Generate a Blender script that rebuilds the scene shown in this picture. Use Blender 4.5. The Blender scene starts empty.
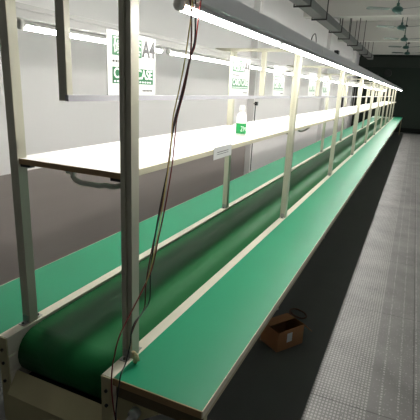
import bpy, bmesh, math, random
from mathutils import Vector, Matrix
random.seed(7)
S = bpy.context.scene
COL = S.collection
PI = math.pi

# ------------------------------------------------------------------ materials
def lin(c):
    return c / 12.92 if c <= 0.04045 else ((c + 0.055) / 1.055) ** 2.4
def rgb(r, g, b):
    return (lin(r / 255), lin(g / 255), lin(b / 255), 1.0)

def mat(name, col, rough=0.5, metal=0.0, var=0.12, scale=8.0, bump=0.0, bscale=200.0, spec=0.5, stretch=None, coat=0.0):
    m = bpy.data.materials.new(name); m.use_nodes = True
    nt = m.node_tree; N = nt.nodes; L = nt.links
    p = N['Principled BSDF']
    p.inputs['Roughness'].default_value = rough
    p.inputs['Metallic'].default_value = metal
    p.inputs['Specular IOR Level'].default_value = spec
    if coat:
        p.inputs['Coat Weight'].default_value = coat
        p.inputs['Coat Roughness'].default_value = 0.25
    tc = N.new('ShaderNodeTexCoord')
    mp = N.new('ShaderNodeMapping'); L.new(tc.outputs['Object'], mp.inputs['Vector'])
    if stretch: mp.inputs['Scale'].default_value = stretch
    nz = N.new('ShaderNodeTexNoise'); nz.inputs['Scale'].default_value = scale; nz.inputs['Detail'].default_value = 4
    L.new(mp.outputs['Vector'], nz.inputs['Vector'])
    mx = N.new('ShaderNodeMix'); mx.data_type = 'RGBA'
    mx.inputs['A'].default_value = tuple(c * (1 - var) for c in col[:3]) + (1,)
    mx.inputs['B'].default_value = tuple(min(1, c * (1 + var)) for c in col[:3]) + (1,)
    L.new(nz.outputs['Fac'], mx.inputs['Factor'])
    L.new(mx.outputs['Result'], p.inputs['Base Color'])
    if bump:
        b = N.new('ShaderNodeTexNoise'); b.inputs['Scale'].default_value = bscale
        L.new(mp.outputs['Vector'], b.inputs['Vector'])
        bp = N.new('ShaderNodeBump'); bp.inputs['Strength'].default_value = bump; bp.inputs['Distance'].default_value = 0.002
        L.new(b.outputs['Fac'], bp.inputs['Height']); L.new(bp.outputs['Normal'], p.inputs['Normal'])
    return m

def emit(name, col, strength):
    m = bpy.data.materials.new(name); m.use_nodes = True
    p = m.node_tree.nodes['Principled BSDF']
    p.inputs['Base Color'].default_value = (0.9, 0.9, 0.9, 1)
    p.inputs['Emission Color'].default_value = col
    p.inputs['Emission Strength'].default_value = strength
    return m

M = {}
M['green_top'] = mat('green laminate', rgb(5, 142, 100), 0.42, var=0.06, scale=3, bump=0.05, bscale=400)
M['belt'] = mat('dark green belt', rgb(32, 96, 54), 0.46, var=0.12, scale=2.5, spec=0.25, stretch=(1, .15, 1))
M['belt'].node_tree.nodes['Principled BSDF'].inputs['Specular Tint'].default_value = (.22, .8, .38, 1)
M['alu'] = mat('cream powder coated aluminium', rgb(190, 188, 168), 0.45, var=0.05, scale=5)
M['strip'] = mat('pale aluminium rail', rgb(214, 208, 190), 0.45, var=0.08, scale=9)
M['sheet'] = mat('beige sheet metal', rgb(178, 170, 132), 0.5, var=0.07, scale=5)
M['dark_metal'] = mat('dark metal', rgb(40, 40, 38), 0.5, metal=0.3)
M['steel'] = mat('zinc steel', rgb(165, 165, 160), 0.4, metal=0.6)
M['shelf'] = mat('white laminate', rgb(236, 236, 232), 0.4, var=0.02)
M['band'] = mat('cream edge band', rgb(214, 208, 182), 0.5, var=0.05)
M['band_end'] = mat('brown edge band', rgb(156, 128, 88), 0.55, var=0.1)
M['board_core'] = mat('raw board', rgb(96, 82, 58), 0.8, var=0.15, scale=40)
M['channel'] = mat('grey lamp trunking', rgb(216, 217, 212), 0.45, var=0.05)
M['channel_white'] = mat('white lamp trunking', rgb(178, 178, 176), 0.45, var=0.04)
M['rail'] = mat('grey white rail', rgb(158, 157, 162), 0.45, var=0.04)
M['clip'] = mat('white plastic', rgb(225, 225, 220), 0.5, var=0.03)
M['paper'] = mat('white card sleeve', rgb(220, 222, 218), 0.3, var=0.01)
M['print_green'] = mat('green print', rgb(12, 104, 56), 0.35, var=0.03)
M['print_grey'] = mat('grey print', rgb(36, 36, 35), 0.4, var=0.03)
M['print_white'] = mat('white print', rgb(238, 242, 238), 0.4, var=0.02)
M['bottle'] = mat('white bottle plastic', rgb(238, 238, 232), 0.35, var=0.02)
M['label_green'] = mat('green bottle label', rgb(10, 140, 70), 0.4, var=0.05)
M['hose'] = mat('grey flexible conduit', rgb(214, 210, 198), 0.55, var=0.06)
M['red_wire'] = mat('red wire', rgb(112, 28, 26), 0.45)
M['black_wire'] = mat('black wire', rgb(24, 22, 22), 0.45)
M['yellow_wire'] = mat('yellow wire', rgb(200, 178, 110), 0.45)
M['brown_wire'] = mat('brown wire', rgb(92, 40, 32), 0.45)
M['rope'] = mat('brown cord', rgb(88, 60, 44), 0.7)
M['cream'] = mat('cream plastic', rgb(216, 190, 150), 0.5, var=0.15, scale=60)
M['cardboard'] = mat('brown cardboard', rgb(166, 118, 76), 0.8, var=0.12, scale=14)
M['teal'] = mat('teal fan enamel', rgb(44, 84, 76), 0.45, var=0.06)
M['fan_blade'] = mat('grey green fan blade', rgb(58, 82, 76), 0.45, var=0.06)
M['tray'] = mat('galvanised cable trunking', rgb(92, 95, 92), 0.5, metal=0.2, var=0.12, scale=3)
M['ceiling'] = mat('grey white plaster ceiling', rgb(206, 204, 198), 0.85, var=0.04, scale=1.2)
M['beam'] = mat('grey white plaster beam', rgb(206, 204, 198), 0.85, var=0.04, scale=1.5)
M['wall'] = mat('white plaster wall', rgb(230, 227, 226), 0.7, var=0.03, scale=1.0, bump=0.05, bscale=60)
M['dado'] = mat('grey gloss dado paint', rgb(146, 138, 134), 0.4, var=0.10, scale=1.6, stretch=(1, .5, 5))
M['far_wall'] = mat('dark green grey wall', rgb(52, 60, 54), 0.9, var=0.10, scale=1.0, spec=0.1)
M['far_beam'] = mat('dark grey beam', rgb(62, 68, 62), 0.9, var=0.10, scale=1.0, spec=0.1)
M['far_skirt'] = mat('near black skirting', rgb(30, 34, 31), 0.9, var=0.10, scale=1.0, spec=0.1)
M['door'] = mat('dark grey door', rgb(58, 54, 56), 0.55, var=0.1)
M['glass_dark'] = mat('dark glass', rgb(70, 66, 72), 0.15, var=0.05)
M['lamp'] = emit('fluorescent tube', (1.0, 0.975, 0.92, 1), 72.0)

# floor: grey studded anti slip tiles, raised dash rows running along the hall
def floor_mat():
    m = bpy.data.materials.new('grey studded floor'); m.use_nodes = True
    nt = m.node_tree; N = nt.nodes; L = nt.links; p = N['Principled BSDF']
    tc = N.new('ShaderNodeTexCoord'); sep = N.new('ShaderNodeSeparateXYZ')
    L.new(tc.outputs['Object'], sep.inputs[0])
    def mth(op, a, b=None, c=None):
        n = N.new('ShaderNodeMath'); n.operation = op
        for i, v in enumerate((a, b, c)):
            if v is None: continue
            if isinstance(v, (int, float)): n.inputs[i].default_value = v
            else: L.new(v, n.inputs[i])
        return n.outputs[0]
    X = sep.outputs[0]; Y = sep.outputs[1]
    # small studs
    fx = mth('ABSOLUTE', mth('SUBTRACT', mth('FRACT', mth('MULTIPLY', X, 1 / .018)), .5))
    fy = mth('ABSOLUTE', mth('SUBTRACT', mth('FRACT', mth('MULTIPLY', Y, 1 / .025)), .5))
    stud = mth('MULTIPLY', mth('LESS_THAN', fx, .30), mth('LESS_THAN', fy, .30))
    # wider seams every 0.105 m in X, tile joints every 0.6 m in Y
    sx = mth('LESS_THAN', mth('FRACT', mth('MULTIPLY', X, 1 / .105)), .07)
    jy = mth('LESS_THAN', mth('FRACT', mth('MULTIPLY', Y, 1 / 1.2)), .006)
    jx = mth('LESS_THAN', mth('FRACT', mth('ADD', mth('MULTIPLY', X, 1 / .63), .3)), .012)
    seam = mth('MAXIMUM', mth('MAXIMUM', sx, jy), jx)
    nz = N.new('ShaderNodeTexNoise'); nz.inputs['Scale'].default_value = 3.0; nz.inputs['Detail'].default_value = 8
    L.new(tc.outputs['Object'], nz.inputs['Vector'])
    nz2 = N.new('ShaderNodeTexNoise'); nz2.inputs['Scale'].default_value = 70.0; nz2.inputs['Detail'].default_value = 3
    L.new(tc.outputs['Object'], nz2.inputs['Vector'])
    # the sheets beside the table keep crisp studs, further out they thin out to dashed lines
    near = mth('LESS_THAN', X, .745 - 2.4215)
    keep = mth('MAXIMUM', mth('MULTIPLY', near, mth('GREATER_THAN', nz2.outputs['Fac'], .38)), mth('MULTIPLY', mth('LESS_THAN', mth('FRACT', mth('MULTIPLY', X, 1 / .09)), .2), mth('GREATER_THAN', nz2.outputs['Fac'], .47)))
    scat = mth('MULTIPLY', stud, mth('GREATER_THAN', nz2.outputs['Fac'], .60))
    h = mth('SUBTRACT', mth('MAXIMUM', mth('MULTIPLY', stud, keep), mth('MULTIPLY', scat, .6)), mth('MULTIPLY', mth('MAXIMUM', jx, jy), .5))
    cr = N.new('ShaderNodeMix'); cr.data_type = 'RGBA'
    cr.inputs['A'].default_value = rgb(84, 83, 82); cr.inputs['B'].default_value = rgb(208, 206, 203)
    w = mth('ADD', mth('MULTIPLY', nz.outputs['Fac'], .52), mth('MULTIPLY', h, .42))
    L.new(w, cr.inputs['Factor']); L.new(cr.outputs['Result'], p.inputs['Base Color'])
    bp = N.new('ShaderNodeBump'); bp.inputs['Strength'].default_value = .6; bp.inputs['Distance'].default_value = .002
    L.new(h, bp.inputs['Height']); L.new(bp.outputs['Normal'], p.inputs['Normal'])
    p.inputs['Roughness'].default_value = .42
    return m
M['floor'] = floor_mat()
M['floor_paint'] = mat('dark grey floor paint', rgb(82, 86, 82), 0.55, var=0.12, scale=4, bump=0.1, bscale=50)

# ------------------------------------------------------------------ mesh helpers
class MB:
    def __init__(self): self.bm = bmesh.new()
    def box(self, x0, x1, y0, y1, z0, z1, bevel=0.0):
        b = bmesh.new()
        bmesh.ops.create_cube(b, size=1)
        for v in b.verts:
            v.co = Vector(((x0 + x1) / 2 + v.co.x * (x1 - x0), (y0 + y1) / 2 + v.co.y * (y1 - y0), (z0 + z1) / 2 + v.co.z * (z1 - z0)))
        if bevel:
            bmesh.ops.bevel(b, geom=b.edges[:], offset=bevel, segments=2, affect='EDGES', profile=.5)
        self._join(b); return self
    def _join(self, b):
        me = bpy.data.meshes.new('t'); b.to_mesh(me); b.free(); self.bm.from_mesh(me); bpy.data.meshes.remove(me)
    def prism(self, poly, axis, a, b):
        """polygon (two coordinates) extruded along axis from a to b; poly coordinates are the other two axes in order"""
        def P(p, t):
            return {'X': (t, p[0], p[1]), 'Y': (p[0], t, p[1]), 'Z': (p[0], p[1], t)}[axis]
        bm = bmesh.new()
        A = [bm.verts.new(P(p, a)) for p in poly]; B = [bm.verts.new(P(p, b)) for p in poly]
        n = len(poly)
        bm.faces.new(A); bm.faces.new(B[::-1])
        for i in range(n): bm.faces.new((A[i], B[i], B[(i + 1) % n], A[(i + 1) % n]))
        bmesh.ops.recalc_face_normals(bm, faces=bm.faces[:])
        self._join(bm); return self
    def lathe(self, prof, c, axis='Z', n=24, flip=1):
        """prof: (radius, height) pairs"""
        bm = bmesh.new(); rings = []
        for r, h in prof:
            ring = []
            for i in range(n):
                a = 2 * PI * i / n
                u, w = max(r, 1e-4) * math.cos(a), max(r, 1e-4) * math.sin(a)
                co = {'Z': (u, w, h), 'Y': (u, h, w), 'X': (h, u, w)}[axis]
                ring.append(bm.verts.new(Vector(co) + Vector(c)))
            rings.append(ring)
        for k in range(len(rings) - 1):
            for i in range(n):
                f = bm.faces.new((rings[k][i], rings[k][(i + 1) % n], rings[k + 1][(i + 1) % n], rings[k + 1][i])); f.smooth = True
        bm.faces.new(rings[0]); bm.faces.new(rings[-1])
        bmesh.ops.recalc_face_normals(bm, faces=bm.faces[:])
        self._join(bm); return self
    def tube(self, pts, r, n=8, smooth_sub=4):
        P = [Vector(p) for p in pts]
        if smooth_sub and len(P) > 2:      # Catmull-Rom
            Q = []
            E = [P[0] * 2 - P[1]] + P + [P[-1] * 2 - P[-2]]
            for i in range(1, len(E) - 2):
                a, b, c, d = E[i - 1:i + 3]
                for s in range(smooth_sub):
                    t = s / smooth_sub
                    Q.append(.5 * ((2 * b) + (c - a) * t + (2 * a - 5 * b + 4 * c - d) * t * t + (3 * b - a - 3 * c + d) * t ** 3))
            Q.append(P[-1]); P = Q
        bm = bmesh.new(); rings = []
        up = None
        for i, p in enumerate(P):
            t = (P[min(i + 1, len(P) - 1)] - P[max(i - 1, 0)]).normalized()
            if up is None:
                up = t.orthogonal().normalized()
            up = (up - t * up.dot(t)).normalized(); s = t.cross(up)
            rings.append([bm.verts.new(p + (up * math.cos(2 * PI * k / n) + s * math.sin(2 * PI * k / n)) * r) for k in range(n)])
        for k in range(len(rings) - 1):
            for i in range(n):
                f = bm.faces.new((rings[k][i], rings[k][(i + 1) % n], rings[k + 1][(i + 1) % n], rings[k + 1][i])); f.smooth = True
        bm.faces.new(rings[0]); bm.faces.new(rings[-1])
        bmesh.ops.recalc_face_normals(bm, faces=bm.faces[:])
        self._join(bm); return self

ORG = {}
def obj(name, mb, m, parent=None, loc=None):
    """link a MB as one object; vertices are given in world space, the origin goes to the parent's base"""
    bm = mb.bm
    if parent is not None: o0 = ORG[parent.name]
    elif loc is not None: o0 = Vector(loc)
    else:
        xs = [v.co for v in bm.verts]
        o0 = Vector(((min(v.x for v in xs) + max(v.x for v in xs)) / 2, (min(v.y for v in xs) + max(v.y for v in xs)) / 2, min(v.z for v in xs)))
    for v in bm.verts: v.co -= o0
    me = bpy.data.meshes.new(name); bm.to_mesh(me); bm.free()
    me.materials.append(m)
    o = bpy.data.objects.new(name, me); COL.objects.link(o)
    if parent is not None: o.parent = parent
    else: o.location = o0
    ORG[o.name] = o0
    return o
def tag(o, label, cat, group=None):
    o['label'] = label; o['category'] = cat
    if group: o['group'] = group
    return o
def thing(name, label, cat, loc, group=None):
    o = bpy.data.objects.new(name, None); COL.objects.link(o); o.location = loc
    o.empty_display_size = .1
    ORG[o.name] = Vector(loc)
    return tag(o, label, cat, group)
def struct(name, mb, m):
    o = obj(name, mb, m, loc=(0, 0, 0)); o['kind'] = 'structure'; return o
def copy_tree(o, parent=None):
    c = o.copy(); COL.objects.link(c)
    if parent is not None: c.parent = parent
    for ch in list(o.children): copy_tree(ch, c)
    return c
ORD = ['first', 'second', 'third', 'fourth', 'fifth', 'sixth', 'seventh', 'eighth', 'ninth', 'tenth', 'eleventh', 'twelfth',
       'thirteenth', 'fourteenth', 'fifteenth', 'sixteenth', 'seventeenth', 'eighteenth', 'nineteenth', 'twentieth']

# ------------------------------------------------------------------ the line's measures
BAY = 1.928; Y0 = .132; NB = 10
TOP = .75; LEN = 19.81
FX0, FX1 = -.042, 0.0          # front rail of the conveyor
RX0, RX1 = -.505, -.462        # rear rail
HALL_END = 21.3; WALLX = -1.95; CEIL = 3.9

# ------------------------------------------------------------------ the room
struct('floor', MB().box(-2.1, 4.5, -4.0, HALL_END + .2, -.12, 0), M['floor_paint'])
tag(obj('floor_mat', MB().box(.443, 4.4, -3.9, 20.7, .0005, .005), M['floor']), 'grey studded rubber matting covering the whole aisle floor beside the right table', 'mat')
struct('wall_left', MB().box(WALLX - .15, WALLX, -4.0, HALL_END + .2, 0, CEIL), M['wall'])
struct('trim_1', MB().box(WALLX, WALLX + .012, -4.0, 6.44, 0, .95), M['dado'])
for i, (a, b) in enumerate(((6.44, 6.95), (13.0, 13.45), (18.9, 19.3))):
    struct('trim_%d' % (i + 2), MB().box(WALLX, WALLX + .11, a, b, 0, CEIL), M['wall'])
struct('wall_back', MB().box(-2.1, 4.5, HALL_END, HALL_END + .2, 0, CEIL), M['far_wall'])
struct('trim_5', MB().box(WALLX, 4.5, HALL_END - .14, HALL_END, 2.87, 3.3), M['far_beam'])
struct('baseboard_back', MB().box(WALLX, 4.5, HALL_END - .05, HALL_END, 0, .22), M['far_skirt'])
struct('light_block_wall', MB().box(-2.1, 4.5, -4.15, -4.0, 0, CEIL), M['far_wall'])  # unseen dark wall added behind the camera to block light on the near end
struct('ceiling', MB().box(-2.1, 4.5, -4.0, HALL_END + .2, CEIL, CEIL + .15), M['ceiling'])
for i, y in enumerate((9.82, 14.73, 19.6)):
    struct('trim_%d' % (i + 6), MB().box(WALLX, 4.5, y, y + .28, 3.3, CEIL), M['beam'])
for k, (ya, yb) in enumerate(((17.0, 18.6), (19.5, 21.1))):
    d = obj('window_%d' % (k + 1), MB().box(WALLX, WALLX + .03, ya, yb, 1.0, 1.05).box(WALLX, WALLX + .03, ya, yb, 1.95, 2.0).box(WALLX, WALLX + .03, ya, ya + .05, 1.05, 1.95).box(WALLX, WALLX + .03, yb - .05, yb, 1.05, 1.95).box(WALLX, WALLX + .03, (ya + yb) / 2 - .03, (ya + yb) / 2 + .03, 1.05, 1.95), M['clip'], loc=(0, 0, 0)); d['kind'] = 'structure'
    obj('pane', MB().box(WALLX + .001, WALLX + .012, ya + .05, yb - .05, 1.05, 1.95), M['glass_dark'], d)

# ------------------------------------------------------------------ conveyor
cv = thing('belt_conveyor', 'long dark green belt conveyor with pale aluminium side rails down the middle', 'conveyor', ((FX0 + RX1) / 2, LEN / 2, 0))
def rail_profile(x0, x1):
    z0, z1 = .52, TOP
    g = .006
    return [(x0, z0), (x1, z0), (x1, .60), (x1 - g, .604), (x1 - g, .616), (x1, .62), (x1, .668), (x1 - g, .672), (x1 - g, .684), (x1, .688), (x1, z1),
            (x0, z1), (x0, .688), (x0 + g, .684), (x0 + g, .672), (x0, .668), (x0, .62), (x0 + g, .616), (x0 + g, .604), (x0, .60)]
obj('side_rail', MB().prism(rail_profile(FX0, FX1), 'Y', 0, LEN), M['strip'], cv)
obj('side_rail', MB().prism(rail_profile(RX0, RX1), 'Y', 0, LEN), M['strip'], cv)
# belt loop
def belt_loop(r):
    pts = []
    cz = .650
    for k in range(13):
        a = PI / 2 + PI * k / 12
        pts.append((.125 + r * math.cos(a), cz + r * math.sin(a)))
    for k in range(13):
        a = -PI / 2 + PI * k / 12
        pts.append((LEN - .125 + r * math.cos(a), cz + r * math.sin(a)))
    return pts
bl = MB(); bm = bmesh.new()
o_, i_ = belt_loop(.090), belt_loop(.086)
x0, x1 = RX1 + .004, FX0 - .004
V = lambda p, x: bm.verts.new((x, p[0], p[1]))
oo = [(V(p, x0), V(p, x1)) for p in o_]; ii = [(V(p, x0), V(p, x1)) for p in i_]
n = len(oo)
for k in range(n):
    j = (k + 1) % n
    f = bm.faces.new((oo[k][0], oo[j][0], oo[j][1], oo[k][1])); f.smooth = True
    bm.faces.new((ii[k][1], ii[j][1], ii[j][0], ii[k][0]))
    bm.faces.new((oo[k][0], ii[k][0], ii[j][0], oo[j][0])); bm.faces.new((oo[k][1], oo[j][1], ii[j][1], ii[k][1]))
bmesh.ops.recalc_face_normals(bm, faces=bm.faces[:]); bl._join(bm)
obj('belt', bl, M['belt'], cv)
obj('roller', MB().lathe([(.02, x0), (.085, x0), (.085, x1), (.02, x1)], (0, .125, .650), 'X', 28), M['steel'], cv)
obj('roller', MB().lathe([(.02, x0), (.085, x0), (.085, x1), (.02, x1)], (0, LEN - .125, .650), 'X', 28), M['steel'], cv)
obj('under_pan', MB().box(x0, x1, .036, LEN - .036, .548, .553), M['dark_metal'], cv)
obj('slider_bed', MB().box(x0, x1, .22, LEN - .22, .715, .734), M['steel'], cv)
obj('end_guard', MB().prism([(.034, .596), (.030, .600), (-.022, .53), (-.022, .36), (-.019, .36), (-.019, .528)], 'X', RX1 + .001, FX0 - .001), M['sheet'], cv)
# end plates carry the roller bearings at the near end, with bolts
for x, sx in ((RX0, -1), (FX1, 1)):
    pl = obj('end_plate', MB().box(RX0 if sx < 0 else FX0, RX1 if sx < 0 else FX1, -.006, -.001, .36, TOP - .001), M['sheet'], cv)
    for z in (.70, .69 - .045, .57):
        xx = (RX0 + RX1) / 2 if sx < 0 else (FX0 + FX1) / 2
        obj('bolt', MB().lathe([(.006, -.012), (.006, -.006)], (xx, 0, z), 'Y', 6), M['dark_metal'], pl)
for i in range(NB):
    y = Y0 + i * BAY
    for x in ((RX0 + RX1) / 2, (FX0 + FX1) / 2):
        obj('leg', MB().box(x - .019, x + .019, y - .02, y + .02, .012, .519).lathe([(.03, .0), (.03, .006), (.012, .012)], (x, y, 0), 'Z', 16), M['alu'], cv)
    obj('leg_brace', MB().box((RX0 + RX1) / 2 + .0195, (FX0 + FX1) / 2 - .0195, y - .012, y + .012, .2, .23), M['alu'], cv)

# ------------------------------------------------------------------ work tables along both sides
def table(name, label, xa, xb, front):
    t = thing(name, label, 'table', ((xa + xb) / 2, LEN / 2, 0))
    w = obj('worktop', MB().box(xa, xb, .002, LEN, TOP - .022, TOP), M['green_top'], t)
    xe = xb if front else xa
    s = 1 if front else -1
    a, b = sorted((xe, xe + s * .003))
    obj('edge_band', MB().box(a, b, .0, LEN, TOP - .024, TOP + .0006), M['band'], w)
    obj('edge_band', MB().box(xa, xb, -.002, .002, TOP - .024, TOP + .0006), M['band_end'], w)
    return t
rt = table('work_table', 'green topped work table along the right side of the conveyor, facing the aisle', .001, .312, True)
lt = table('work_table', 'green topped work table along the left side of the conveyor, nearest the wall', -.82, -.506, False)
for t, xa, xb in ((rt, .004, .305), (lt, -.813, -.509)):
    obj('apron', MB().box(xa, xb, .012, .030, TOP - .075, TOP - .022), M['board_core'], t)
    obj('apron_rail', MB().box(xb - .04 if t is rt else xa, xb if t is rt else xa + .04, .031, LEN - .03, TOP - .062, TOP - .022), M['sheet'], t)
    xl = .283 if t is rt else -.791
    for i in range(NB + 1):
        y = .055 + i * (LEN - .11) / NB
        p0, p1 = (.004, .24) if t is rt else (-.509, -.745)
        obj('bracket', MB().prism([(p0, .686), (p1, .686), (p1, .665), (p0 + (p1 - p0) * .1, .54), (p0, .54)], 'Y', y + .03, y + .036), M['sheet'], t)
        if 0 < i < NB: continue
        obj('leg', MB().box(xl - .016, xl + .016, y - .016, y + .016, .008, TOP - .0625).box(xl - .022, xl + .022, y - .022, y + .022, 0, .008), M['sheet'], t)
# levelling knob and cross bracket seen under the near corner of the right table
kb = obj('adjuster', MB().lathe([(.008, -.055), (.008, -.02), (.016, -.02), (.018, -.012), (.018, .006), (.012, .01)], (.085, .0, .655), 'Y', 18), M['steel'], rt)
obj('bracket', MB().prism([(.004, .672), (.15, .672), (.15, .66), (.02, .56), (.004, .56)], 'Y', .014, .02), M['sheet'], rt)

# ------------------------------------------------------------------ portal frames
def slot_poly(cx, cy, h=.02, s=.0045, d=.006):
    q = [(-h, -h), (-s, -h), (-s, -h + d), (s, -h + d), (s, -h), (h, -h), (h, h), (s, h), (s, h - d), (-s, h - d), (-s, h), (-h, h)]
    return [(cx + a, cy + b) for a, b in q]
FPX, RPX, SIGNX = -.024, -.488, -.256
pf = thing('portal_frame', '', 'frame', (-.25, Y0, TOP), 'portal frames standing along the conveyor')
obj('post', MB().prism(slot_poly(FPX, Y0), 'Z', TOP, 1.892), M['alu'], pf)
obj('post', MB().box(RPX - .019, RPX + .019, Y0 - .02, Y0 + .02, TOP, 1.892, .002), M['alu'], pf)
obj('crossbar', MB().box(-.63, .0915, Y0 - .012, Y0 + .012, 1.893, 1.914, .002), M['alu'], pf)
obj('drop_bar', MB().box(SIGNX - .022, SIGNX + .012, Y0 - .0125, Y0 + .0125, 1.583, 1.892, .0015), M['alu'], pf)
for x in (FPX, RPX):
    for s in (-1, 1):
        a, b = sorted((Y0 + s * .0205, Y0 + s * .0235)); c, e = sorted((Y0 + s * .0205, Y0 + s * .047))
        fb = obj('foot_bracket', MB().box(x - .014, x + .014, a, b, TOP, TOP + .03).box(x - .014, x + .014, c, e, TOP + .0003, TOP + .003), M['steel'], pf)
        obj('bolt', MB().lathe([(.005, .003), (.005, .008)], (x, Y0 + s * .037, TOP), 'Z', 6), M['dark_metal'], fb)
for s, x in ((1, -.0445), (-1, -.4685)):
    a, b = sorted((x, x - s * .045))
    obj('shelf_bracket', MB().box(a, b, Y0 - .010, Y0 + .010, 1.352, 1.3612), M['dark_metal'], pf)
names = ['upright frame nearest the camera, carrying the loose wires', 'second upright frame from the near end, its rear post behind the bottle']
for i in range(NB):
    f = pf if i == 0 else copy_tree(pf)
    f.location = (-.25, Y0 + i * BAY, TOP)
    if i == 0: l = 'tall cream aluminium frame nearest the camera, standing at the near end of the conveyor'
    elif i == NB - 1: l = 'last cream aluminium frame, at the far end of the conveyor'
    else: l = '%s cream aluminium frame from the near end, straddling the conveyor' % ORD[i]
    f['label'] = l

# sign rail hung from the drop bars
tag(obj('sign_rail', MB().box(SIGNX + .0125, SIGNX + .0265, .108, LEN - .1, 1.583, 1.602, .001), M['rail']),
    'thin white rail hung at eye height above the shelf, carrying the paper signs', 'rail')

# ------------------------------------------------------------------ shelf
sh = thing('shelf', 'long white shelf brightly lit, carried between the posts above the belt', 'shelf', (-.26, LEN / 2, 1.363))
xr, xf_ = -.5, -.047
YS, YE = .118, LEN - .25
poly = [(xf_, YS), (xf_, YE), (xr, YE)]
for i in reversed(range(NB)):
    y = Y0 + i * BAY; nx = RPX + .0215
    if i == 0: poly += [(xr, y + .021), (nx, y + .021), (nx, YS)]
    else: poly += [(xr, y + .022), (nx, y + .022), (nx, y - .022), (xr, y - .022)]
obj('board', MB().prism(poly, 'Z', 1.363, 1.381), M['shelf'], sh)
eb = MB()
eb.box(xf_, xf_ + .0008, YS, YE, 1.3625, 1.3815)
for i in range(NB):
    a = YS if i == 0 else Y0 + i * BAY + .022
    eb.box(xf_, xf_ + .012, (Y0 + .022 if i == 0 else a), Y0 + (i + 1) * BAY - .022 if i < NB - 1 else YE, 1.3615, 1.3825, .001)
obj('edge_band', eb, M['band'], sh)
obj('end_band', MB().box(RPX + .0215, xf_, YS - .002, YS, 1.3625, 1.3815), M['band_end'], sh)

# ------------------------------------------------------------------ lamps
fc = thing('lamp_trunking', 'grey lamp trunking over the right table, on the crossbar ends toward the aisle', 'lamp trunking', (.11, LEN / 2, 1.872))
YC0, YC1 = .10, 20.05
ch = obj('channel', MB().prism([(.092, 1.876), (.092, 1.93), (.130, 1.93), (.130, 1.876), (.124, 1.872), (.098, 1.872)], 'Y', YC0, YC1), M['channel'], fc)
for i in range(1, NB):
    y = Y0 + i * BAY
    obj('clip', MB().box(.1305, .133, y - .013, y + .013, 1.868, 1.922), M['clip'], fc)
for y in (2.72, 6.6, 10.4):
    obj('junction_box', MB().box(.094, .126, y - .03, y + .03, 1.93, 1.962, .003), M['dark_metal'], fc)
obj('wire_loop', MB().tube([(.11, 1.79, 1.928), (.112, 1.81, 1.962), (.115, 1.86, 1.982), (.112, 1.91, 1.965), (.11, 1.94, 1.928)], .003), M['black_wire'], fc)
rc = thing('lamp_trunking', 'pale lamp trunking over the left table, on the crossbar ends toward the wall', 'lamp trunking', (-.57, LEN / 2, 1.842))
obj('channel', MB().prism([(-.594, 1.846), (-.594, 1.892), (-.546, 1.892), (-.546, 1.878), (-.549, 1.876), (-.549, 1.872), (-.546, 1.870), (-.546, 1.846), (-.552, 1.842), (-.588, 1.842)], 'Y', .1, LEN), M['channel_white'], rc)

def lamp_tube(x, ya, yb, zc, r=.0155):
    y = (ya + yb) / 2
    t = thing('hanging_tube_lamp', '', 'lamp', (x, y, zc - r), None)
    lo = [(x + r * math.cos(math.radians(a)), zc + r * math.sin(math.radians(a))) for a in range(185, 356, 17)]
    up = [(x + r * math.cos(math.radians(a)), zc + .0006 + r * math.sin(math.radians(a))) for a in range(-4, 185, 17)]
    obj('diffuser', MB().prism(lo, 'Y', ya + .018, yb - .018), M['lamp'], t)
    obj('heat_sink', MB().prism(up, 'Y', ya + .018, yb - .018), M['channel_white'], t)
    for s, ye in ((1, ya), (-1, yb)):
        obj('end_cap', MB().lathe([(r * .6, ye), (r * 1.05, ye + s * .004), (r * 1.05, ye + s * .0178)], (x, 0, zc), 'Y', 14).box(x - .008, x + .008, min(ye + s * .003, ye + s * .016), max(ye + s * .003, ye + s * .016), zc + r * .9, zc + r + .0006), M['clip'], t)
    return t
def row(x, ya, yb, zc, pitch, count, where, grp):
    t0 = None
    for i in range(count):
        if i == 0: t = t0 = lamp_tube(x, ya, yb, zc)
        else:
            t = copy_tree(t0); t.location = (x, (ya + yb) / 2 + i * pitch, zc - .0155)
        t['group'] = grp
        if i == 0: t['label'] = 'white glowing tube lamp nearest the camera in the row over %s' % where
        elif i == count - 1: t['label'] = 'last glowing tube lamp at the far end of the row over %s' % where
        else: t['label'] = '%s glowing tube lamp from the near end, in the row over %s' % (ORD[i], where)
row(.11, .165, 1.126, 1.8555, .964, 20, 'the right table', 'tube lamps over the right table')
row(-.57, .25, 1.215, 1.8255, 1.03, 19, 'the left table', 'tube lamps over the left table')

# ------------------------------------------------------------------ paper signs on the rail
def text_mesh(s, size, org, m, parent, name='lettering', bold=0.0, width=None):
    cu = bpy.data.curves.new('t', 'FONT'); cu.body = s; cu.size = size; cu.resolution_u = 3; cu.extrude = .0002; cu.offset = bold
    o = bpy.data.objects.new('t', cu); COL.objects.link(o)
    bpy.context.view_layer.update()
    me = bpy.data.meshes.new_from_object(o.evaluated_get(bpy.context.evaluated_depsgraph_get()))
    COL.objects.unlink(o); bpy.data.objects.remove(o)
    mx = max((v.co.x for v in me.vertices), default=1)
    k = (width / mx) if width else 1
    R = Matrix(((0, 0, 1), (1, 0, 0), (0, 1, 0)))     # text x -> +Y, y -> +Z, normal -> +X
    base = Vector(org) - ORG[parent.name]
    for v in me.vertices:
        v.co = R @ Vector((v.co.x * k, v.co.y, v.co.z)) + base
    me.materials.clear(); me.materials.append(m)
    t = bpy.data.objects.new(name, me); COL.objects.link(t); t.parent = parent
    ORG[t.name] = ORG[parent.name]
    return t
SX = SIGNX + .0195
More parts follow.
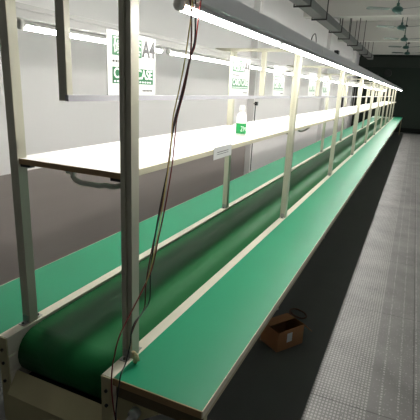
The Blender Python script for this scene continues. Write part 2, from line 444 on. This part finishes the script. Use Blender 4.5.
def make_sign():
    W, H = .306, .213; y, z = 0.0, 1.602
    t = thing('document_sign', '', 'sign', (SX, y, z), 'paper signs along the eye height rail')
    y0 = y - W / 2; f = SX + .0012
    obj('sleeve', MB().box(SX - .0012, f, y0, y0 + W, z, z + H), M['paper'], t)
    tb = obj('title_block', MB().box(f, f + .0006, y0 + .028, y0 + .208, z + H * .63, z + H * .93), M['print_green'], t)
    g = f + .0010
    text_mesh('硬胶套', .062, (g, y0 + .034, z + H * .68), M['print_white'], tb, width=.168)
    text_mesh('A4', .082, (g, y0 + .213, z + H * .665), M['print_grey'], t, bold=.0025, width=.086)
    def fine(n, ya, yb, zc, h, m, par):       # fine print too small to read: rows of short dashes
        q = MB(); st = (yb - ya) / n
        for k in range(n): q.box(f + .0001, g + .0001, ya + k * st, ya + k * st + st * .62, zc - h / 2, zc + h / 2)
        obj('fine_print', q, m, par)
    fine(6, y0 + .03, y0 + .13, z + H * .54, .007, M['print_grey'], t)
    cb = obj('name_block', MB().box(f, f + .0006, y0 + .028, y0 + .288, z + H * .19, z + H * .45), M['print_green'], t)
    text_mesh('CARD CASE', .048, (g, y0 + .034, z + H * .28), M['print_white'], cb, bold=.001, width=.248)
    fine(14, y0 + .036, y0 + .28, z + H * .225, .006, M['print_white'], cb)
    fine(7, y0 + .215, y0 + .285, z + H * .08, .006, M['print_grey'], t)
    return t
s0 = make_sign()
ylist = [.459, 1.56, 2.38, 3.57, 4.27]
slab = ['white A4 card case sign with green blocks, nearest the camera behind the near post',
        'white A4 sign standing on the rail directly above the white bottle',
        'white A4 sign on the rail just left of the second right-hand post',
        'white A4 sign on the rail just right of the second right-hand post',
        'smallest white A4 sign, farthest along the rail']
for i, y in enumerate(ylist):
    t = s0 if i == 0 else copy_tree(s0)
    t.location = (SX, y, 1.602); t['label'] = slab[i]

# ------------------------------------------------------------------ things on and under the shelf
bz = 1.381; bx, by = -.165, 1.44
b = thing('spray_bottle', 'white plastic bottle with a green label standing on the lit shelf', 'bottle', (bx, by, bz))
obj('body', MB().lathe([(.001, 0), (.026, 0), (.03, .004), (.03, .095), (.029, .105), (.022, .122), (.0145, .132), (.0145, .138)], (bx, by, bz), 'Z', 28), M['bottle'], b)
obj('cap', MB().lathe([(.0175, .138), (.0175, .150), (.0165, .152), (.0165, .166), (.013, .170), (.001, .170)], (bx, by, bz), 'Z', 24).box(bx - .005, bx + .005, by + .013, by + .032, bz + .150, bz + .160, .001).box(bx - .004, bx + .004, by + .022, by + .028, bz + .128, bz + .151, .001), M['bottle'], b)
lb = obj('label_band', MB().lathe([(.0302, .012), (.0306, .013), (.0306, .070), (.0302, .071)], (bx, by, bz), 'Z', 28), M['label_green'], b)
import math as _m
def bent(s0_, z0_, s1_, z1_, w=.003):      # a white stroke on the curved label: angle (rad), height
    m_ = MB(); bmx = bmesh.new(); r = .0309
    pr = []
    for k in range(5):
        t = k / 4; a = s0_ + (s1_ - s0_) * t; z = z0_ + (z1_ - z0_) * t
        for dz, da in ((0, 0),):
            pr.append((a, z))
    pts = [(bx + r * _m.cos(a), by + r * _m.sin(a), bz + z) for a, z in pr]
    return pts
mk = MB()
a0 = -.92     # faces the camera
for seg in (((-.35, .054), (-.1, .054)), ((-.1, .054), (-.12, .042)), ((-.12, .042), (-.35, .028)), ((-.35, .028), (-.05, .028)), ((.15, .055), (.15, .027)), ((.38, .05), (.38, .04)), ((.38, .04), (.6, .04)), ((.6, .05), (.6, .028))):
    mk.tube(bent(a0 + seg[0][0], seg[0][1], a0 + seg[1][0], seg[1][1]), .0016, 6, 0)
obj('lettering', mk, M['print_white'], lb)

cd = thing('shelf_label', 'small white price card hung on the front edge of the shelf', 'card', (-.0295, .865, 1.338))
obj('card', MB().box(-.0315, -.0295, .765, .968, 1.338, 1.392), M['paper'], cd)
obj('printed_lines', MB().box(-.0295, -.0291, .80, .93, 1.366, 1.3685).box(-.0295, -.0291, .80, .93, 1.357, 1.359), M['print_grey'], cd)

def hose(y, label, pts):
    h = thing('hanging_conduit', label, 'conduit', (pts[0][0], y, 1.32), 'grey conduits under the shelf')
    obj('hose', MB().tube(pts, .0085, 12, 6), M['hose'], h)
    obj('clamp', MB().box(pts[0][0] - .022, pts[0][0] + .012, pts[0][1] - .012, pts[0][1] + .012, 1.349, 1.3615, .001), M['hose'], h)
hose(.16, 'grey flexible conduit bowed under the near end of the shelf', [(-.262, .15, 1.349), (-.262, .15, 1.338), (-.25, .15, 1.327), (-.225, .15, 1.322), (-.19, .15, 1.322), (-.15, .15, 1.322), (-.13, .15, 1.327), (-.1, .15, 1.326), (-.07, .15, 1.334), (-.052, .15, 1.338)])
hose(2.6, 'thin grey conduit loop hanging under the shelf beyond the second frame', [(-.1, 2.6, 1.349), (-.1, 2.62, 1.335), (-.1, 2.7, 1.322), (-.1, 2.85, 1.322), (-.1, 2.98, 1.335), (-.1, 3.02, 1.35)])

# ------------------------------------------------------------------ loose wires at the near post
W = {
 'red': [(.115, .25, 1.936), (.138, .247, 1.934), (.143, .246, 1.908), (.143, .237, 1.866), (.14, .234, 1.829), (.132, .233, 1.758), (.118, .233, 1.717), (.089, .256, 1.632), (.061, .266, 1.547), (.042, .288, 1.475), (.034, .289, 1.392), (.034, .248, 1.257), (.034, .206, 1.154), (.034, .171, 1.068), (.03, .101, .994), (.03, .0, .914), (.03, -.031, .852), (.023, -.03, .821), (.018, -.03, .77), (.019, -.03, .716), (.025, -.03, .663), (.032, -.03, .613), (.034, -.03, .5), (.02, -.03, .36)],
 'black': [(.115, .195, 1.936), (.138, .196, 1.934), (.143, .197, 1.90), (.143, .206, 1.861), (.143, .209, 1.821), (.137, .222, 1.771), (.12, .229, 1.723), (.093, .250, 1.647), (.067, .256, 1.566), (.04, .272, 1.476), (.03, .279, 1.409), (.028, .228, 1.268), (.028, .188, 1.135), (.03, .168, 1.044), (.03, .164, .955), (.03, .119, .929), (.03, .079, .917), (.03, .059, .891), (.03, .051, .849), (.034, .02, .801), (.054, -.03, .805), (.048, -.034, .759), (.041, -.034, .714), (.037, -.036, .66), (.036, -.036, .614), (.03, -.036, .48), (.03, -.036, .33)],
 'yellow': [(.115, .187, 1.936), (.138, .188, 1.934), (.143, .189, 1.897), (.143, .188, 1.858), (.143, .184, 1.83), (.137, .18, 1.766), (.113, .206, 1.702), (.089, .224, 1.632), (.055, .250, 1.541), (.036, .274, 1.442), (.038, .240, 1.322), (.04, .199, 1.19), (.036, .159, 1.072), (.032, .134, 1.022)],
 'brown': [(.115, .166, 1.936), (.138, .167, 1.934), (.143, .168, 1.893), (.143, .177, 1.856), (.143, .186, 1.812), (.129, .216, 1.749), (.112, .233, 1.701), (.075, .256, 1.603), (.05, .267, 1.534), (.030, .283, 1.455), (.024, .265, 1.328), (.024, .223, 1.218), (.024, .178, 1.109), (.024, .150, 1.013), (.024, .142, .936), (.024, .096, .908), (.022, .068, .873)]}
WL = {'red': 'dark red wire', 'black': 'black wire', 'yellow': 'thin yellowish wire', 'brown': 'dark brown wire'}
wb = thing('hanging_wire_bundle', 'loose bundle of red, black and yellow wires hanging beside the near post', 'wires', (.03, .1, .33))
for k, pts in W.items():
    wo = obj('wire', MB().tube(pts, .0023 if k != 'yellow' else .0019, 7, 5), M[k + '_wire'], wb)
    wo['label'] = WL[k]
# crumpled cream connector boot at the foot of the post
cb = MB(); bmx = bmesh.new(); rings = []
for k in range(7):
    t = k / 6; r = .005 + .011 * math.sin(PI * min(1, t * .8 + .12)); ring = []
    for i in range(10):
        a = 2 * PI * i / 10; rr = .75 * r * (1 + .3 * random.uniform(-1, 1))
        ring.append(bmx.verts.new((.018 + rr * math.cos(a) + .006 * math.sin(t * 3), .098 - .012 * t + rr * .8 * math.sin(a), 0.7515 + .05 * t)))
    rings.append(ring)
for k in range(6):
    for i in range(10): bmx.faces.new((rings[k][i], rings[k][(i + 1) % 10], rings[k + 1][(i + 1) % 10], rings[k + 1][i]))
bmx.faces.new(rings[0]); bmx.faces.new(rings[-1]); bmesh.ops.recalc_face_normals(bmx, faces=bmx.faces[:]); cb._join(bmx)
tag(obj('wire_connector', cb, M['cream']), 'crumpled cream plastic connector standing at the foot of the near post', 'connector')

# white board across the line far away
tag(obj('white_board', MB().box(-.80, -.2, 18.0, 18.45, .7512, .772, .003), M['shelf']), 'small white board lying across the belt near the far end', 'board')

# ------------------------------------------------------------------ wall socket with its cable
wx = WALLX + .11
ws = thing('wall_socket', 'small black socket on the wall with a thin cable running up and down from it', 'socket', (wx, 6.52, 1.38))
obj('socket_body', MB().box(wx, wx + .045, 6.485, 6.555, 1.365, 1.43, .006).box(wx + .012, wx + .03, 6.40, 6.485, 1.39, 1.402, .003), M['dark_metal'], ws)
obj('cable', MB().tube([(wx + .008, 6.52, 1.36), (wx + .008, 6.52, 1.0), (wx + .008, 6.5, .7), (wx + .008, 6.5, .2)], .007, 8, 4), M['black_wire'], ws)
obj('cable', MB().tube([(wx + .006, 6.52, 1.44), (wx + .006, 6.50, 2.2), (wx + .006, 6.52, 3.0), (wx + .006, 6.5, 3.88)], .003, 8, 4), M['hose'], ws)

# ------------------------------------------------------------------ floor items by the table
bxn = thing('cardboard_box', 'small opened brown cardboard box on the floor under the right table edge', 'box', (.19, 1.68, 0))
bxn.rotation_euler = (0, 0, 0)
def boxpart(name, quads, m, parent, th=.004):
    bm = bmesh.new()
    for q in quads:
        vs = [Vector(p) for p in q]
        nrm = (vs[1] - vs[0]).cross(vs[2] - vs[0]).normalized() * th
        a = [bm.verts.new(v) for v in vs]; c = [bm.verts.new(v + nrm) for v in vs]
        bm.faces.new(a); bm.faces.new(c[::-1])
        for i in range(len(vs)): bm.faces.new((a[i], c[i], c[(i + 1) % len(vs)], a[(i + 1) % len(vs)]))
    bmesh.ops.recalc_face_normals(bm, faces=bm.faces[:])
    mb = MB(); mb._join(bm); return obj(name, mb, m, parent)
A, B, C_, D = Vector((.16, 1.50, 0)), Vector((.28, 1.69, 0)), Vector((.14, 1.78, 0)), Vector((.02, 1.59, 0))
hh = Vector((0, 0, .14))
boxpart('body', [(A, B, B + hh, A + hh), (B, C_, C_ + hh, B + hh), (C_, D, D + hh, C_ + hh), (D, A, A + hh, D + hh), (A, D, C_, B)], M['cardboard'], bxn)
boxpart('flap', [(B + hh, B + hh + Vector((.05, .055, -.07)), C_ + hh + Vector((.05, .075, -.07)), C_ + hh)], M['cardboard'], bxn)
boxpart('flap', [(C_ + hh, C_ + hh + Vector((.07, -.05, .012)), D + hh + Vector((.07, -.05, .012)), D + hh)], M['cardboard'], bxn)
e = (B - A).normalized(); nn = Vector((e.y, -e.x, 0))
l0 = A + e * .075 + nn * .0048; 
boxpart('paper_label', [(l0 + Vector((0, 0, .05)), l0 + e * .045 + Vector((0, 0, .05)), l0 + e * .045 + Vector((0, 0, .115)), l0 + Vector((0, 0, .115)))], M['paper'], bxn, .0006)
tag(obj('coiled_rope', MB().tube([(.10, 2.06, .006), (.14, 2.02, .006), (.2, 2.0, .006), (.23, 2.04, .006), (.2, 2.1, .006), (.13, 2.12, .008), (.10, 2.06, .018), (.12, 1.96, .008), (.05, 1.9, .006)], .006, 8, 5), M['rope']),
    'dark brown rope coiled on the floor behind the cardboard box', 'rope')

# ------------------------------------------------------------------ cable trunking below the ceiling
tr = thing('cable_trunking', 'dark grey cable trunking hung from the ceiling along the left wall', 'cable tray', (-1.24, 12, 3.0))
obj('trunking', MB().box(-1.345, -1.135, 2.0, 18.9, 3.02, 3.17, .004), M['tray'], tr)
for y in (3.73, 5.28, 6.83, 8.25, 10.15, 11.5, 13.2, 14.6, 16.2, 17.7):
    obj('hanger', MB().box(-1.39, -1.09, y - .02, y + .02, 2.995, 3.0195).box(-1.39, -1.372, y - .012, y + .012, 3.0195, CEIL).box(-1.108, -1.09, y - .012, y + .012, 3.0195, CEIL), M['dark_metal'], tr)

# ------------------------------------------------------------------ ceiling fans
fx, fz = .13, 3.256
def make_fan():
    y = 0
    t = thing('ceiling_fan', '', 'fan', (fx, y, fz - .06), 'ceiling fans along the aisle')
    obj('motor', MB().lathe([(.01, -.06), (.06, -.055), (.10, -.03), (.105, 0), (.09, .03), (.05, .05), (.03, .06), (.03, .11), (.012, .115)], (fx, y, fz), 'Z', 24), M['teal'], t)
    obj('rod', MB().lathe([(.011, .115), (.011, CEIL - fz - .002)], (fx, y, fz), 'Z', 10), M['teal'], t)
    obj('canopy', MB().lathe([(.0115, .34), (.055, .345), (.05, .37), (.0115, .40)], (fx, y, fz), 'Z', 18), M['dark_metal'], t)
    for a in (math.radians(90), math.radians(204), math.radians(332)):
        bm = bmesh.new()
        ca, sa = math.cos(a), math.sin(a)
        prof = [(.09, .018), (.15, .02), (.17, .05), (.35, .06), (.55, .062), (.6, .045)]
        T, Bt = [], []
        for s in (1, -1):
            pass
        rows = []
        for r, w in prof:
            rr = []
            for q in (-1, 1):
                for dz in (.0025, -.0025):
                    tilt = .22 * q * w if r > .16 else 0
                    rr.append(bm.verts.new((fx + r * ca - q * w * sa, y + r * sa + q * w * ca, fz + tilt + dz)))
            rows.append(rr)
        for k in range(len(rows) - 1):
            p, q = rows[k], rows[k + 1]
            bm.faces.new((p[0], q[0], q[2], p[2])); bm.faces.new((p[1], p[3], q[3], q[1]))
            bm.faces.new((p[0], p[1], q[1], q[0])); bm.faces.new((p[2], q[2], q[3], p[3]))
        bm.faces.new((rows[0][0], rows[0][2], rows[0][3], rows[0][1])); bm.faces.new((rows[-1][0], rows[-1][1], rows[-1][3], rows[-1][2]))
        bmesh.ops.recalc_face_normals(bm, faces=bm.faces[:])
        mb = MB(); mb._join(bm); obj('blade', mb, M['fan_blade'], t)
    return t
f0 = make_fan()
for i, y in enumerate((8.85, 11.33, 13.84, 16.2, 18.5)):
    t = f0 if i == 0 else copy_tree(f0)
    t.location = (fx, y, fz - .06)
    t['label'] = ['nearest and largest teal three-bladed ceiling fan over the aisle', 'second teal ceiling fan from the front, its dark canopy clear of the ceiling', 'third teal ceiling fan from the front, midway down the row',
                  'fourth teal ceiling fan from the front, next to last in the row', 'farthest and smallest teal ceiling fan in the row'][i]
# round wall fan on the far wall
wf = thing('wall_fan', 'dark round exhaust fan high on the far wall above the end of the line', 'fan', (-.633, HALL_END - .14, 2.62 - .16))
obj('housing', MB().lathe([(.13, -.12), (.16, -.12), (.16, 0), (.13, 0)], (-.633, HALL_END, 2.62), 'Y', 24), M['dark_metal'], wf)
for k in range(4):
    a = k * PI / 2 + .3
    obj('blade', MB().prism([(-.633 + .03 * math.cos(a), 2.62 + .03 * math.sin(a)), (-.633 + .12 * math.cos(a - .3), 2.62 + .12 * math.sin(a - .3)), (-.633 + .12 * math.cos(a + .3), 2.62 + .12 * math.sin(a + .3))], 'Y', HALL_END - .128, HALL_END - .122), M['dark_metal'], wf)

# ------------------------------------------------------------------ light
w = bpy.data.worlds.new('World'); S.world = w; w.use_nodes = True
nt = w.node_tree; bg = nt.nodes['Background']
# added fill for the ceiling, standing in for the hall: bright below, dim above
tc = nt.nodes.new('ShaderNodeTexCoord'); sp = nt.nodes.new('ShaderNodeSeparateXYZ'); nt.links.new(tc.outputs['Generated'], sp.inputs[0])
rp = nt.nodes.new('ShaderNodeValToRGB'); rp.color_ramp.elements[0].position = .44; rp.color_ramp.elements[0].color = (.95, .97, 1, 1)
rp.color_ramp.elements[1].position = .53; rp.color_ramp.elements[1].color = (.07, .08, .09, 1)
ma = nt.nodes.new('ShaderNodeMath'); ma.operation = 'MULTIPLY_ADD'; ma.inputs[1].default_value = .5; ma.inputs[2].default_value = .5
nt.links.new(sp.outputs[2], ma.inputs[0]); nt.links.new(ma.outputs[0], rp.inputs[0]); nt.links.new(rp.outputs[0], bg.inputs['Color'])
bg.inputs['Strength'].default_value = .72

# ------------------------------------------------------------------ camera
cam = bpy.data.cameras.new('camera'); co = bpy.data.objects.new('camera', cam); COL.objects.link(co)
r = Vector((.9061, .42068, .04487)); u = Vector((-.1548, .23097, .96057)); fw = Vector((-.39373, .87732, -.2744))
co.matrix_world = Matrix(((r.x, u.x, -fw.x, .7302), (r.y, u.y, -fw.y, -.9407), (r.z, u.z, -fw.z, 1.6453), (0, 0, 0, 1)))
cam.sensor_width = 36; cam.lens = 431.2615 / 420 * 36; cam.clip_start = .02
S.camera = co
S.view_settings.view_transform = 'Standard'; S.view_settings.look = 'None'
S.view_settings.exposure = 0.12; S.view_settings.gamma = 1.0; S.view_settings.use_curve_mapping = False
